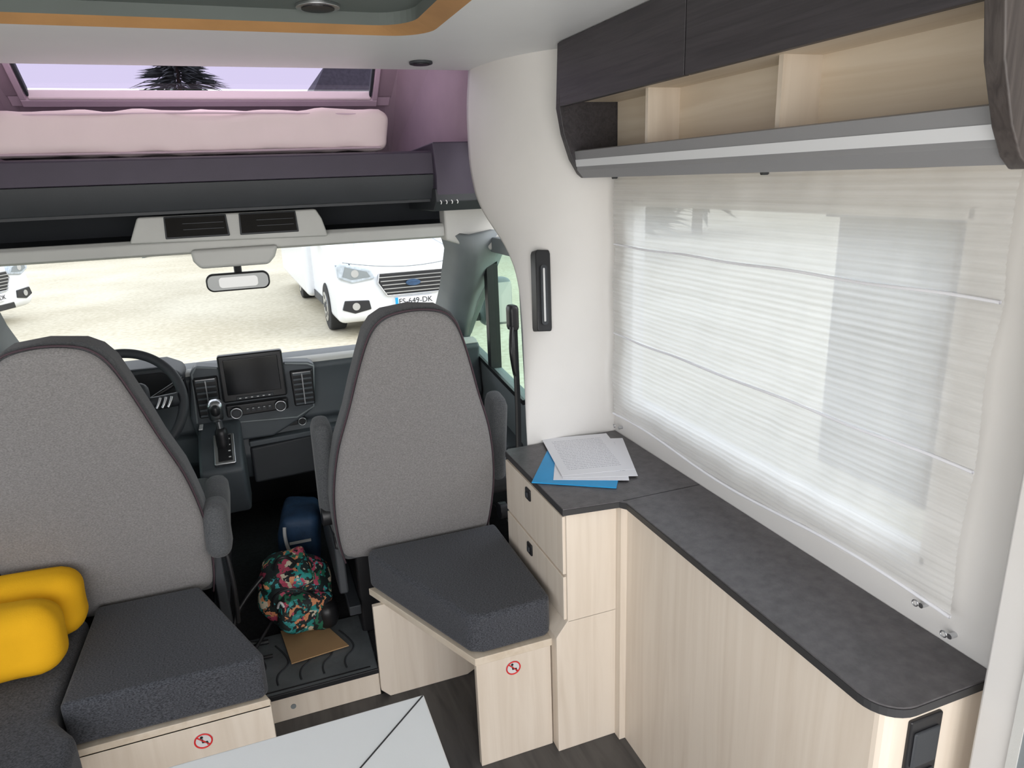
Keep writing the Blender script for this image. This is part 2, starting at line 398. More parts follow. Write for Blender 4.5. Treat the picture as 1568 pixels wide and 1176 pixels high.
# ---------------------------------------------------------------- sideboard
g=grp('sideboard')
def arc(cx,cy,r,a0,a1,n=8): return [(cx+r*math.cos(math.radians(a0+(a1-a0)*i/n)),cy+r*math.sin(math.radians(a0+(a1-a0)*i/n))) for i in range(n+1)]
ctop=[(1.068,1.945),(.685,1.945),(.672,1.93),(.668,1.49),(.822,1.472)]+[(.834,1.455)]+arc(.892,.70,.06,180,270)+[(1.068,.640)]
prism('countertop',ctop,'z',.747,.765,COUNTER,g,bevel=.001)
prism('countertop_edge',[(x-.0015 if x<1 else x,y-.0015) for x,y in ctop],'z',.7465,.762,CEDGE,g)
box('counter_seam',.832,1.067,1.4685,1.471,.7648,.7656,BLACK,g)
prism('long_cabinet',[(1.066,1.47),(.845,1.47)]+arc(.865,.675,.02,180,270,4)+[(1.066,.655)],'z',0,.747,OAK,g)
box('column',.680,.828,1.497,1.94,.42,.747,OAK,g,bevel=.002)
prism('column_lower',[(.828,0),(.645,0),(.645,.38),(.680,.425),(.828,.425)],'y',1.497,1.94,OAK,g,bevel=.002)
box('filler',.826,.86,1.47,1.94,0,.746,OAK,g)
for i,(z0,z1) in enumerate(((.565,.735),(.425,.557))):
    box('drawer_front',.672,.684,1.505,1.935,z0,z1,OAK,g,bevel=.002)
    zz=z1-.035
    box('drawer_latch',.666,.674,1.722,1.758,zz-.018,zz+.018,BLACK,g,bevel=.004)
    box('latch_tab',.662,.668,1.733,1.747,zz-.008,zz+.008,DGREY,g,bevel=.002)
box('socket_plate',.897,.968,.648,.658,.52,.722,BLACK,g,bevel=.004)
box('socket_a',.905,.960,.643,.650,.63,.70,DGREY,g,bevel=.004)
box('socket_b',.905,.960,.643,.650,.545,.615,DGREY,g,bevel=.004)
g=grp('door_frame')
box('post',1.0,1.068,.30,.618,0,1.94,WHITE,g,bevel=.006)
box('gasket',.994,1.001,.545,.56,0,1.94,LGREY,g)
box('gasket_dark',.996,1.001,.535,.545,0,1.94,PILL,g)

def sheet(name,cx,cy,w,h,ang,z,mat,t=.0008):
    T=Matrix.Translation((cx,cy,0))@Matrix.Rotation(math.radians(ang),4,'Z')
    me=box(name,-w/2,w/2,-h/2,h/2,0,t,mat)
    me.matrix_world=T@Matrix.Translation((0,0,z)); return me
g=grp('document_stack')
for a in (('folder',.840,1.735,.235,.31,-34,.7660,BLUE,.003),('sheet_a',.875,1.745,.21,.297,-26,.7695,PAPERW),('sheet_b',.895,1.755,.21,.297,-21,.7708,PAPER),('sheet_c',.882,1.790,.215,.30,-12,.7722,PAPER)):
    o=sheet(*a); o.parent=g

# ---------------------------------------------------------------- cab seats
HW=[(.42,.236),(.47,.247),(.57,.256),(.66,.257),(.74,.250),(.80,.241),(.87,.227),(.97,.193),(1.05,.172),(1.135,.147),(1.195,.126),(1.228,.103),(1.248,.070)]
TOPZ=1.257
def outline(cx,g=0,n=1):
    r=[(cx+w+g,z+(g if z>1.18 else 0)) for z,w in HW]; l=[(cx-w-g,z+(g if z>1.18 else 0)) for z,w in reversed(HW)]
    return r+[(cx,TOPZ+g)]+l
def seat(cx,arms):
    g=grp('cab_seat')
    def lean(z): return 2.045-(z-.45)*.27
    def back(name,g0,yo,yi,mat,bev):
        o=outline(cx,g0); vs=[(x,lean(z)+yo,z) for x,z in o]+[(x,lean(z)+yi,z) for x,z in o]; n=len(o)
        return mesh(name,vs,[list(range(n)),list(range(2*n-1,n-1,-1))]+[[i,(i+1)%n,n+(i+1)%n,n+i] for i in range(n)],mat,g,bevel=bev,seg=4)
    o=outline(cx,-.004); cen=(cx,.82); n=len(o); vs=[];fs=[]
    rings=[(1,0.012),(.985,.004),(.95,-.003),(.85,-.008),(.6,-.012),(.3,-.014)]
    for s,dy in rings:
        for x,z in o:
            xx=cen[0]+(x-cen[0])*s; zz=cen[1]+(z-cen[1])*s; vs.append((xx,lean(zz)+dy,zz))
    vs.append((cx,lean(.82)-.014,.82))
    for k in range(len(rings)-1):
        for i in range(n): fs.append([k*n+i,k*n+(i+1)%n,(k+1)*n+(i+1)%n,(k+1)*n+i])
    b0=(len(rings)-1)*n
    for i in range(n): fs.append([b0+i,b0+(i+1)%n,len(vs)-1])
    ob=mesh('rear_panel',vs,fs,SEATG,g,smooth=True)
    sb=ob.modifiers.new('s','SUBSURF'); sb.levels=2; sb.render_levels=2
    back('back_shell',.006,.014,.13,SEATD,.025)
    tube('piping',[(x,lean(z)+.013,z) for x,z in outline(cx,.0)],.0026,PIPE,g)
    soft('cushion',(cx,2.42,.50),(.52,.50,.15),.06,SEATD,g,n=10)
    prism('side_cover',[(2.08,.30),(2.10,.46),(2.64,.44),(2.66,.34),(2.55,.28)],'x',cx-.265,cx-.235,DGREY,g,bevel=.008)
    prism('side_cover_b',[(2.08,.30),(2.10,.46),(2.64,.44),(2.66,.34),(2.55,.28)],'x',cx+.235,cx+.265,DGREY,g,bevel=.008)
    box('pedestal',cx-.20,cx+.20,2.14,2.60,.095,.43,BLACK,g,bevel=.01)
    for sx in(-.22,.22): box('slide_rail',cx+sx-.02,cx+sx+.02,2.10,2.66,.20,.235,DGREY,g,bevel=.004)
    for kind,x in arms:
        if kind=='up':
            soft('armrest',(x,2.13,.725),(.062,.10,.355),.028,SEATD,g,n=10,rot=Euler((math.radians(10),0,0)))
            cyl('armrest_pivot',(x-.03,2.13,.57),(x+.03,2.13,.57),.035,BLACK,g,bevel=.005)
            cyl('recliner_knob',(x+.0,2.13,.46),(x+.03,2.13,.46),.03,BLACK,g,bevel=.004)
        else:
            soft('armrest',(x,2.13,.655),(.068,.30,.095),.03,SEATD,g,n=10,rot=Euler((math.radians(8),0,0)))
            soft('armrest_end',(x,2.03,.645),(.070,.12,.165),.032,SEATD,g,n=10,rot=Euler((math.radians(-8),0,0)))
            cyl('armrest_pivot',(x-.03,2.08,.55),(x+.02,2.08,.55),.03,BLACK,g,bevel=.005)
            box('recliner_bar',x-.035,x-.005,2.055,2.075,.30,.56,DGREY,g,bevel=.005)
            tube('recliner_strap',[(x+.01,2.06,.54),(x+.02,2.05,.42),(x+.01,2.06,.30)],.007,BLACK,g)
    return g
seat(.397,[('up',.137),('up',.706)])
seat(-.470,[('down',-.190),('up',-.79)])

# ---------------------------------------------------------------- benches
def sticker(g,x,y,z):
    r=.022
    cyl('label_disc',(x,y+.001,z),(x,y-.0008,z),r,SCR,g)
    tube('label_ring',[(x+r*.9*math.cos(a),y-.0015,z+r*.9*math.sin(a)) for a in [i*math.pi/8 for i in range(16)]],.0019,RED,g,cyclic=True)
    tube('label_bar',[(x-r*.62,y-.002,z+r*.62),(x+r*.62,y-.002,z-r*.62)],.0016,RED,g,smooth=False)
    tube('label_figure',[(x-.003,y-.0012,z+.006),(x-.002,y-.0012,z-.004),(x+.008,y-.0012,z-.004),(x+.009,y-.0012,z-.012)],.0022,BLACK,g,smooth=False)
    cyl('label_head',(x-.003,y-.001,z+.011),(x-.003,y-.002,z+.011),.0035,BLACK,g)
g=grp('passenger_bench')
prism('seat_board',[(.215,1.99),(.422,1.530),(.650,1.530),(.650,1.99)],'z',.335,.358,OAKH,g,bevel=.002)
box('front_panel',.424,.642,1.532,1.552,0,.336,OAK,g,bevel=.002)
prism('rear_panel',[(.213,.03),(.213,.336),(.64,.336),(.64,.07),(.56,.03),(.50,.0),(.24,.0)],'y',1.915,1.933,OAK,g,bevel=.002)
prism('cushion',[(.235,2.022),(.222,1.99),(.415,1.555),(.45,1.538),(.635,1.538),(.655,1.56),(.655,2.022)],'z',.360,.478,CHAR,g,bevel=.022,seg=5)
sticker(g,.529,1.531,.298)
g=grp('corner_sofa')
box('driver_front_panel',-.535,-.097,1.590,1.61,0,.342,OAK,g,bevel=.002)
prism('driver_board',[(-.535,1.59),(-.097,1.59),(-.20,1.84),(-.25,1.99),(-.535,1.99)],'z',.335,.358,OAKH,g,bevel=.002)
prism('driver_side_panel',[(-.115,1.61),(-.22,1.84),(-.26,1.985),(-.28,1.985),(-.24,1.84),(-.135,1.61)],'z',.0,.336,OAK,g)
prism('driver_cushion',[(-.538,1.60),(-.115,1.592),(-.095,1.61),(-.19,1.84),(-.262,2.015),(-.53,2.02)],'z',.360,.478,CHAR,g,bevel=.024,seg=5)
box('side_base',-1.12,-.54,-.3,1.99,0,.336,OAK,g,bevel=.002)
prism('side_cushion',[(-1.13,-.3),(-.475,-.3),(-.485,1.50),(-.547,1.585),(-.547,1.995),(-1.13,1.995)],'z',.340,.470,CHAR,g,bevel=.024,seg=5)
sticker(g,-.261,1.589,.292)
prism('sofa_back_cushion',[(-1.13,.472),(-1.0,.472),(-1.05,.86),(-1.13,.87)],'y',.3,1.65,CHAR,None,bevel=.03,seg=4)
soft('bolster_cushion',(-.775,1.925,.566),(.50,.125,.178),.055,YEL,None,n=20,amp=.008,freq=9,crown=.004,rot=Euler((math.radians(3),0,0)),seed=2)
soft('bolster_cushion',(-.780,1.790,.566),(.47,.140,.178),.060,YEL,None,n=20,amp=.008,freq=9,crown=.004,rot=Euler((math.radians(-8),math.radians(2),math.radians(-4))),seed=5)

g=grp('folding_table')
box('top',-.245,.19,.30,1.05,.675,.70,TABLE,g,bevel=.003)
tube('seam_line',[(.187,1.046,.7),(.062,.931,.7),(-.2,.69,.7)],.0014,BLACK,g,smooth=False)
cyl('column',(-.03,.6,0),(-.03,.6,.675),.035,CHROME,g); cyl('foot',(-.03,.6,0),(-.03,.6,.02),.15,DGREY,g,bevel=.005)

# ---------------------------------------------------------------- cab floor, step, items
box('cab_floor',M(.95),.95,1.99,3.45,-.05,.095,CARPET)
g=grp('entry_step')
box('riser',-.24,.213,1.935,1.95,0,.088,OAK,g,bevel=.002)
box('tread',-.24,.213,1.93,2.25,.088,.103,MATM,g,bevel=.005)
for k in range(5):
    tube('tread_rib',[(-.16+.07*k,1.97,.1035),(-.17+.07*k,2.02,.1035),(-.12+.07*k,2.06,.1035),(-.13+.07*k,2.12,.1035),(-.16+.07*k,2.18,.1035)],.003,DGREY,g)
box('tread_inlay',-.20,.19,1.945,1.950,.1025,.1045,BLACK,g)
box('tread_edge',-.24,.213,1.927,1.933,.086,.104,BLACK,g,bevel=.002)
cyl('screw',(-.055,1.936,.045),(-.055,1.932,.045),.008,PILL,g)
prism('cardboard_sheet',[(-.069,2.25),(.09,2.20),(.140,2.075),(-.045,2.055)],'z',.1075,.111,CARD)
g=grp('backpack')
soft('body',(-.005,2.31,.225),(.245,.19,.235),.088,FLORAL,g,n=18,amp=.022,freq=12,rot=Euler((math.radians(-10),math.radians(12),math.radians(15))))
soft('front_pocket',(.02,2.215,.188),(.18,.075,.14),.036,FLORAL,g,n=12,amp=.014,freq=14,rot=Euler((math.radians(-12),math.radians(14),math.radians(10))))
soft('top_flap',(-.022,2.29,.318),(.16,.15,.06),.029,FLORAL,g,n=12,amp=.014,freq=14,rot=Euler((math.radians(20),math.radians(-8),0)))
soft('base',(.088,2.24,.160),(.075,.13,.10),.036,BLACK,g,n=8,amp=.004)
tube('zip',[(-.08,2.205,.24),(-.08,2.18,.29),(-.03,2.17,.315),(.03,2.175,.29),(.06,2.18,.25)],.004,BLACK,g)
tube('zip_inner',[(-.065,2.195,.235),(-.055,2.172,.285),(-.045,2.168,.25)],.004,SCR,g)
tube('handle',[(-.06,2.27,.34),(-.05,2.25,.385),(-.01,2.25,.39),(.01,2.27,.345)],.006,BLACK,g)
tube('strap',[(-.10,2.27,.32),(-.18,2.24,.26),(-.22,2.22,.17),(-.18,2.20,.114),(-.11,2.2,.114)],.008,BLACK,g)
tube('strap_b',[(-.09,2.25,.16),(-.15,2.18,.115),(-.18,2.12,.112),(-.10,2.12,.112)],.006,BLACK,g)
g=grp('blue_bag')
soft('body',(.045,2.68,.235),(.15,.22,.27),.030,BAGBLUE,g,n=12,amp=.012,freq=9,rot=Euler((0,math.radians(6),math.radians(-8))))
tube('handle',[(-.01,2.57,.34),(-.02,2.54,.28),(.01,2.535,.22)],.007,SCR,g); box('label',.0,.08,2.553,2.558,.27,.28,SCR,g)

# ---------------------------------------------------------------- cab shell
g=grp('overcab_shelf')
XS0,XS1=-1.05,.66
prism('plum_fascia',[(2.502,1.688),(2.492,1.682),(2.485,1.61),(2.60,1.61),(2.60,1.688)],'x',XS0,XS1,PLUM,g,bevel=.004)
prism('shaded_fascia',[(2.487,1.609),(2.497,1.565),(2.52,1.525),(2.60,1.52),(2.60,1.609)],'x',XS0,XS1,DGREY,g,bevel=.003)  # dark grey paints in the shade on the fascia's lower half
box('deck',XS0,.98,2.52,3.60,1.655,1.686,PLUM,g)
box('tray_ceiling',XS0,.98,2.54,3.05,1.515,1.53,DGREY,g)
prism('tray',[(2.76,1.405),(2.76,1.425),(3.0,1.43),(3.04,1.515),(3.06,1.515),(3.06,1.39),(2.78,1.39)],'x',XS0,.95,DGREY,g)
prism('header_lip',[(2.735,1.375),(2.735,1.412),(2.75,1.426),(2.79,1.42),(2.86,1.385),(2.80,1.365)],'x',M(.80),.78,LGREY,g,bevel=.005)
g2=grp('side_locker')
prism('body',[(2.50,1.500),(2.46,1.52),(2.45,1.60),(2.475,1.715),(2.9,1.70),(2.9,1.50)],'x',.642,.98,PLUM,g2,bevel=.006)
prism('lower_trim',[(2.50,1.482),(2.455,1.515),(2.46,1.56),(2.9,1.56),(2.9,1.48)],'x',.638,.98,DGREY,g2,bevel=.004)
for i in range(4): tube('snap',[(.655+.020*i,2.458,1.507),(.660+.020*i,2.456,1.514),(.652+.020*i,2.455,1.52)],.0018,SCR,g2)
g=grp('overhead_vent_console')
prism('housing',[(-.372,1.418),(-.350,1.47),(-.335,1.505),(.250,1.505),(.268,1.47),(.285,1.405)],'y',2.70,2.733,LGREY,g,bevel=.008)
for x0,x1 in((-.258,-.052),(-.018,.182)):
    prism('vent_frame',[(x0,1.428),(x0+.004,1.502),(x1-.004,1.502),(x1,1.428)],'y',2.692,2.702,DGREY,g,bevel=.003)
    prism('vent_opening',[(x0+.006,1.434),(x0+.008,1.498),(x1-.008,1.498),(x1-.006,1.434)],'y',2.688,2.694,MATTE,g)
    for k in range(2): box('louvre',x0+.06,x1-.015,2.684,2.690,1.456+k*.02,1.458+k*.02,DGREY,g)
prism('mirror_mount',[(-.19,1.385),(-.185,1.345),(-.165,1.318),(.065,1.318),(.090,1.345),(.105,1.385)],'y',2.705,2.77,LGREY,g,bevel=.014,seg=3)
g=grp('rear_view_mirror')
prism('housing',rrect(-.160,.063,1.222,1.288,.026),'y',2.79,2.82,BLACK,g,bevel=.006)
prism('mirror_glass',rrect(-.154,.057,1.228,1.282,.022),'y',2.787,2.791,simple('mirror_silver',(.20,.21,.21),.25,metal=.3,var=.01),g)
prism('mirror_reflection',rrect(-.115,.02,1.236,1.274,.012),'y',2.786,2.789,simple('mirror_reflection_tone',(.42,.43,.43),.2,metal=.3,var=.01),g)  # lighter patch paints a reflection onto the mirror glass
cyl('stem',(-.045,2.81,1.27),(-.045,2.84,1.35),.014,BLACK,g)

g=grp('window_3')
mesh('glass',[(M(.80),2.80,1.385),(.80,2.80,1.385),(.88,3.50,.83),(M(.88),3.50,.83)],[[0,1,2,3]],WSGL,g)
def pillar(m,name,gg):
    f=(lambda x:x) if m==0 else M
    inn=[(.745,2.79,1.39),(.772,2.84,1.33),(.802,3.07,1.14),(.828,3.3,.995),(.855,3.46,.86)]
    outr=[(.82,2.68,1.38),(.855,2.70,1.30),(.880,2.86,1.16),(.90,3.05,1.0),(.92,3.20,.86)]
    ext=[(1.0,2.75,1.40),(.98,2.78,1.30),(.98,2.95,1.16),(.98,3.15,1.0),(.98,3.3,.86)]
    vs=[(f(a[0]),a[1],a[2]) for r in(inn,outr,ext) for a in r]; n=5; fs=[]
    for r in range(2):
        for i in range(n-1): fs.append([r*n+i,r*n+i+1,(r+1)*n+i+1,(r+1)*n+i])
    o=mesh(name,vs,fs,PILL,gg,smooth=True); s=o.modifiers.new('s','SOLIDIFY'); s.thickness=.02
    return o
gp=grp('trim_1'); pillar(0,'a_pillar_right',gp); pillar(1,'a_pillar_left',gp)
prism('corner',[(.735,1.36),(.735,1.50),(1.0,1.50),(1.0,1.30),(.86,1.315)],'y',2.72,2.80,HEADL,gp,bevel=.01)
prism('corner_left',[(M(.735),1.36),(M(.735),1.50),(M(1.0),1.50),(M(1.0),1.30),(M(.86),1.315)],'y',2.72,2.80,HEADL,gp,bevel=.01)
def door(m,nm,wn):
    f=(lambda x:x) if m==0 else M
    g=grp(nm)
    def pr(name,pts,a,b,mat,bev=.004):
        return prism(name,pts,'x',f(a),f(b),mat,g,bevel=bev)
    pr('lower',[(2.35,.10),(2.35,.70),(2.50,.76),(3.30,.84),(3.42,.84),(3.42,.10)],.93,.98,PILL,.008)
    pr('armrest',[(2.45,.48),(2.45,.56),(3.0,.62),(3.1,.55),(3.0,.48)],.86,.94,MGREY,.01)
    pr('rear_frame',[(2.32,.66),(2.32,1.34),(2.44,1.34),(2.40,.70)],.925,.98,PILL)
    pr('top_frame',[(2.32,1.30),(2.32,1.36),(2.80,1.36),(2.90,1.27),(2.84,1.27),(2.76,1.30)],.925,.98,PILL)
    pr('front_frame',[(2.80,1.34),(2.90,1.30),(3.40,.88),(3.40,.83),(3.28,.83),(2.80,1.24)],.930,.98,PILL)
    pr('divider',[(2.80,.78),(2.84,.78),(2.84,1.30),(2.80,1.30)],.925,.975,BLACK,.002)
    pr('belt_seal',[(2.42,.735),(2.42,.755),(3.30,.85),(3.30,.835)],.922,.935,BLACK,.001)
    pr('speaker_pod',[(2.85,.2),(2.85,.42),(3.15,.42),(3.15,.2)],.915,.935,BLACK,.01)
    w=grp(wn); prism('pane',[(2.42,.72),(3.3,.84),(2.84,1.29),(2.42,1.33)],'x',f(.955),f(.957),DOORGL,w)
    b=grp('trim_2' if m==0 else 'trim_3'); prism('b_pillar',[(2.16,.10),(2.22,1.30),(2.31,1.30),(2.31,.10)],'x',f(.91),f(.98),PILL,b,bevel=.01)
door(0,'door_1','window_4'); door(1,'door_2','window_5')
g=grp('wing_mirror')
soft('housing',(1.14,3.34,.99),(.17,.11,.24),.04,PILL,g,n=8); box('arm',.985,1.10,3.33,3.36,.90,.94,BLACK,g); box('glass',1.07,1.21,3.282,3.286,.89,1.09,CHROME,g)
box('firewall',M(.97),.97,3.42,3.46,.05,.80,BLACK)
g=grp('overcab_shell')
SL=.75
def slope(y): return 1.93+(3.36-y)*SL
for m,nm in((0,'side_right'),(1,'side_left')):
    f=(lambda x:x) if m==0 else M
    vs=[(f(.80),2.44,1.68),(f(.80),2.44,2.25),(f(.745),2.70,2.25),(f(.69),3.0,2.20),(f(.66),3.36,1.93),(f(.72),3.62,1.68)]
    o=mesh(nm,vs,[[0,1,2,3,4,5]],PINKW,g); s=o.modifiers.new('s','SOLIDIFY'); s.thickness=.012
sx0,sx1=M(.66)-.02,.68
def panel(nm,x0,x1,y0,y1,mat,dz=0,t=.012):
    o=mesh(nm,[(x0,y0,slope(y0)+dz),(x1,y0,slope(y0)+dz),(x1,y1,slope(y1)+dz),(x0,y1,slope(y1)+dz)],[[0,1,2,3]],mat,g)
    s=o.modifiers.new('s','SOLIDIFY'); s.thickness=t; return o
mesh('front_slope',[(M(.75),3.64,1.67),(.75,3.64,1.67),(sx1,3.36,1.93),(sx0,3.36,1.93)],[[0,1,2,3]],PINKW,g)
YT=2.93
panel('roof_front',sx0,sx1,3.36,3.315,PINKF)
panel('roof_right',.605,sx1+.05,3.32,YT,PINKW)
panel('roof_left',sx0-.05,-.715,3.32,YT,PINKW)
box('roof_top',sx0-.15,sx1+.15,2.44,YT+.02,slope(YT),slope(YT)+.02,PINKW,g)
w=grp('window_6')
def wbar(nm,x0,x1,y0,y1,mat):
    vs=[]
    for dz in(-.028,.004):
        vs+=[(x0,y0,slope(y0)+dz),(x1,y0,slope(y0)+dz),(x1,y1,slope(y1)+dz),(x0,y1,slope(y1)+dz)]
    mesh(nm,vs,[[0,1,2,3],[4,5,6,7],[0,1,5,4],[1,2,6,5],[2,3,7,6],[3,0,4,7]],mat,w,bevel=.005)
wbar('frame_front',-.735,.625,3.345,3.315,PINKF); wbar('frame_right',.600,.625,3.315,YT,PINKF); wbar('frame_left',-.735,-.710,3.315,YT,PINKF)
wbar('blind_rail',-.705,.595,3.315,3.305,PINK)
for s,x in((1,.592),(-1,-.702)): wbar('stay',x-.006,x+.006,3.30,3.10,DGREY)
mesh('pane',[(-.72,3.32,slope(3.32)+.02),(.61,3.32,slope(3.32)+.02),(.61,YT,slope(YT)+.02),(-.72,YT,slope(YT)+.02)],[[0,1,2,3]],LILGL,w)
g=grp('mattress')
soft('pad',(-.10,2.86,1.763),(1.22,.60,.135),.036,PINK,g,n=44,amp=.013,freq=11,crown=.008,seed=4)
tube('edge_seam',[(-.66,2.566,1.705),(-.3,2.560,1.703),(.1,2.560,1.703),(.48,2.566,1.705)],.004,PINKF,g)
tube('top_seam',[(-.66,2.572,1.815),(-.3,2.566,1.820),(.1,2.566,1.820),(.48,2.572,1.813)],.003,PINKF,g)

# ---------------------------------------------------------------- dashboard
g=grp('dashboard')
dp=[(3.49,.815),(3.20,.865),(3.02,.888),(2.965,.882),(2.945,.865),(2.955,.80),(2.945,.70),(2.93,.655),(2.95,.63),(2.925,.52),(2.99,.40),(3.10,.36),(3.40,.36)]
prism('body',dp,'x',M(.925),.925,MGREY,g,bevel=.012,seg=3)
prism('highlight_top_rim',[(3.10,.876),(3.02,.893),(2.97,.889),(2.955,.878),(2.97,.872),(3.10,.868)],'x',-.30,.92,LGREY,g,bevel=.004)  # light grey rim, with the whitish highlight painted into its colour
prism('centre_stack',[(-.275,.90),(-.255,.93),(-.17,.915),(.08,.905),(.17,.895),(.195,.88),(.175,.70),(.13,.665),(.0,.60),(-.28,.60),(-.30,.72)],'y',2.895,2.98,MGREY,g,bevel=.012,seg=3)
tube('stack_trim',[(-.278,2.893,.70),(-.268,2.893,.90),(-.25,2.893,.925),(-.175,2.893,.912)],.004,PILL,g,smooth=False)
tube('stack_trim_b',[(.078,2.893,.90),(.165,2.893,.888),(.188,2.893,.875),(.17,2.893,.705),(.10,2.893,.668),(-.27,2.893,.690)],.004,PILL,g,smooth=False)
box('screen_bezel',-.170,.072,2.862,2.90,.775,.965,BLACK,g,bevel=.008)
box('screen_glass',-.150,.052,2.858,2.866,.806,.948,SCREEN,g,bevel=.002)
box('screen_buttons',-.12,.02,2.856,2.864,.783,.796,DGREY,g,bevel=.002)
for k in range(6): box('button_mark',-.11+k*.022,-.102+k*.022,2.854,2.857,.788,.791,SCR,g)
def vent(x0,x1,z0,z1):
    prism('vent_frame',[(x0+.004,z0),(x0,z1),(x1,z1),(x1-.004,z0)],'y',2.872,2.91,BLACK,g,bevel=.006)
    for k in range(7):
        z=z0+.012+(z1-z0-.024)*k/6
        box('vent_slat',x0+.010,x1-.010,2.862,2.874,z-.0035,z+.0035,MGREY,g)
    box('vent_divider',(x0+x1)/2-.002,(x0+x1)/2+.002,2.858,2.87,z0+.01,z1-.01,CHROME,g)
    box('vent_chrome',x0+.01,x1-.01,2.866,2.872,z1-.008,z1-.004,CHROME,g)
vent(-.268,-.178,.722,.885); vent(.092,.182,.720,.868)
prism('climate_panel',[(-.165,.712),(-.165,.762),(.070,.762),(.070,.716)],'y',2.868,2.91,BLACK,g,bevel=.006)
for x,z in((-.128,.733),(.040,.739)):
    cyl('climate_knob',(x,2.868,z),(x,2.845,z),.023,BLACK,g,bevel=.003); tube('knob_ring',[(x+.021*math.cos(a),2.846,z+.021*math.sin(a)) for a in [i*math.pi/6 for i in range(12)]],.0024,CHROME,g,cyclic=True)
    cyl('knob_face',(x,2.845,z),(x,2.843,z),.013,DGREY,g)
for k in range(5):
    box('climate_button',-.092+k*.021,-.076+k*.021,2.863,2.869,.728,.745,DGREY,g,bevel=.001)
    box('climate_led',-.088+k*.021,-.082+k*.021,2.861,2.864,.740,.742,SCR,g)
box('lower_slot',-.05,.10,2.90,2.93,.632,.650,BLACK,g,bevel=.003); box('slot_trim',-.045,.06,2.896,2.901,.640,.642,CHROME,g)
cyl('power_outlet',(.118,2.94,.642),(.118,2.905,.642),.018,BLACK,g,bevel=.003); tube('outlet_ring',[(.118+.016*math.cos(a),2.904,.642+.016*math.sin(a)) for a in [i*math.pi/6 for i in range(12)]],.0018,CHROME,g,cyclic=True)
prism('glovebox_lid',[(.20,.42),(.19,.605),(.83,.63),(.84,.42)],'y',2.905,2.96,MGREY,g,bevel=.012)
prism('lower_cubby',[(-.10,.40),(-.10,.56),(.18,.58),(.18,.41)],'y',2.905,2.96,DGREY,g,bevel=.012)
prism('cubby_edge',[(-.10,.565),(-.10,.590),(.86,.625),(.86,.605)],'y',2.895,2.95,MGREY,g,bevel=.006)
prism('gear_console',[(2.93,.70),(2.80,.685),(2.68,.635),(2.62,.585),(2.64,.50),(2.74,.36),(2.93,.34)],'x',-.275,-.120,MGREY,g,bevel=.015,seg=3)
T=Matrix.Translation((-.180,2.70,.650))@Matrix.Rotation(math.radians(30),4,'X')
box('gear_gate',-.040,.036,-.085,.065,-.01,.008,CHROME,g,bevel=.006,T=T)
box('gear_gate_inner',-.025,.025,-.074,.054,.006,.0105,BLACK,g,bevel=.002,T=T)
for k in range(4): box('gate_mark',.012,.020,-.06+k*.03,-.055+k*.03,.0103,.0112,SCR,g,T=T)
soft('gear_boot',(-.185,2.705,.685),(.045,.05,.09),.02,BLACK,g,n=6)
cyl('gear_lever',(-.185,2.71,.69),(-.190,2.70,.79),.014,CHROME,g,r2=.012)
soft('gear_knob',(-.190,2.695,.800),(.056,.060,.086),.024,CHROME,g,n=8,rot=Euler((math.radians(12),0,0)))
soft('gear_knob_top',(-.190,2.678,.808),(.034,.052,.045),.017,BLACK,g,n=8)
box('hazard_strip',-.268,-.255,2.80,2.86,.70,.704,SCR,g)
prism('binnacle',[(-.66,.80),(-.66,.92),(-.60,.950),(-.36,.950),(-.30,.92),(-.295,.80)],'y',2.86,3.06,DGREY,g,bevel=.02,seg=3)
prism('cluster_recess',[(-.63,.81),(-.63,.91),(-.59,.93),(-.37,.93),(-.33,.91),(-.33,.81)],'y',2.852,2.862,BLACK,g)
g=grp('steering_wheel')
wc=Vector((-.470,2.60,.885)); Rm=Matrix.Rotation(math.radians(62),4,'X')
def wp(x,y,z=0): return wc+(Rm@Vector((x,y,z)))
tube('rim',[wp(.190*math.cos(a),.190*math.sin(a)) for a in [i*math.pi/16 for i in range(32)]],.0165,DGREY,g,cyclic=True)
tube('spoke_right',[wp(.05,0,-.02),wp(.12,.0,-.01),wp(.18,.005,0)],.024,DGREY,g); tube('spoke_left',[wp(-.05,0,-.02),wp(-.12,0,-.01),wp(-.18,.005,0)],.024,DGREY,g)
tube('spoke_low',[wp(.0,-.03,-.02),wp(0,-.12,-.01),wp(0,-.185,0)],.020,DGREY,g)
soft('hub',wc,(.17,.15,.07),.03,DGREY,g,n=8,rot=Euler((math.radians(62),0,0)))
for k in range(3): tube('spoke_trim',[wp(.105+k*.018,-.025,.018),wp(.115+k*.018,-.01,.022),wp(.12+k*.018,.01,.020)],.005,CHROME,g)
tube('column',[wp(0,0,-.02),wp(0,0,-.25)],.04,BLACK,g)
tube('stalk',[wp(.03,.0,-.06),wp(.12,.05,-.06),wp(.19,.09,-.06)],.008,BLACK,g)
g=grp('seat_belt')
def ribbon(nm,pts,w,mat,g):
    vs=[];fs=[]
    for p in pts: vs+=[(p[0]-w*.35,p[1]-w*.35,p[2]),(p[0]+w*.35,p[1]+w*.35,p[2])]
    for i in range(len(pts)-1): fs.append([2*i,2*i+1,2*i+3,2*i+2])
    o=mesh(nm,vs,fs,mat,g,smooth=True); s=o.modifiers.new('s','SOLIDIFY'); s.thickness=.002
ribbon('webbing',[(.835,2.25,1.13),(.832,2.24,1.0),(.83,2.23,.8),(.82,2.22,.5),(.82,2.20,.2)],.046,BLACK,g)
soft('guide',(.830,2.25,1.12),(.035,.05,.09),.012,BLACK,g,n=6)
tube('webbing_fold',[(.825,2.24,1.10),(.800,2.20,1.04),(.808,2.20,.96),(.825,2.23,.92)],.008,BLACK,g)

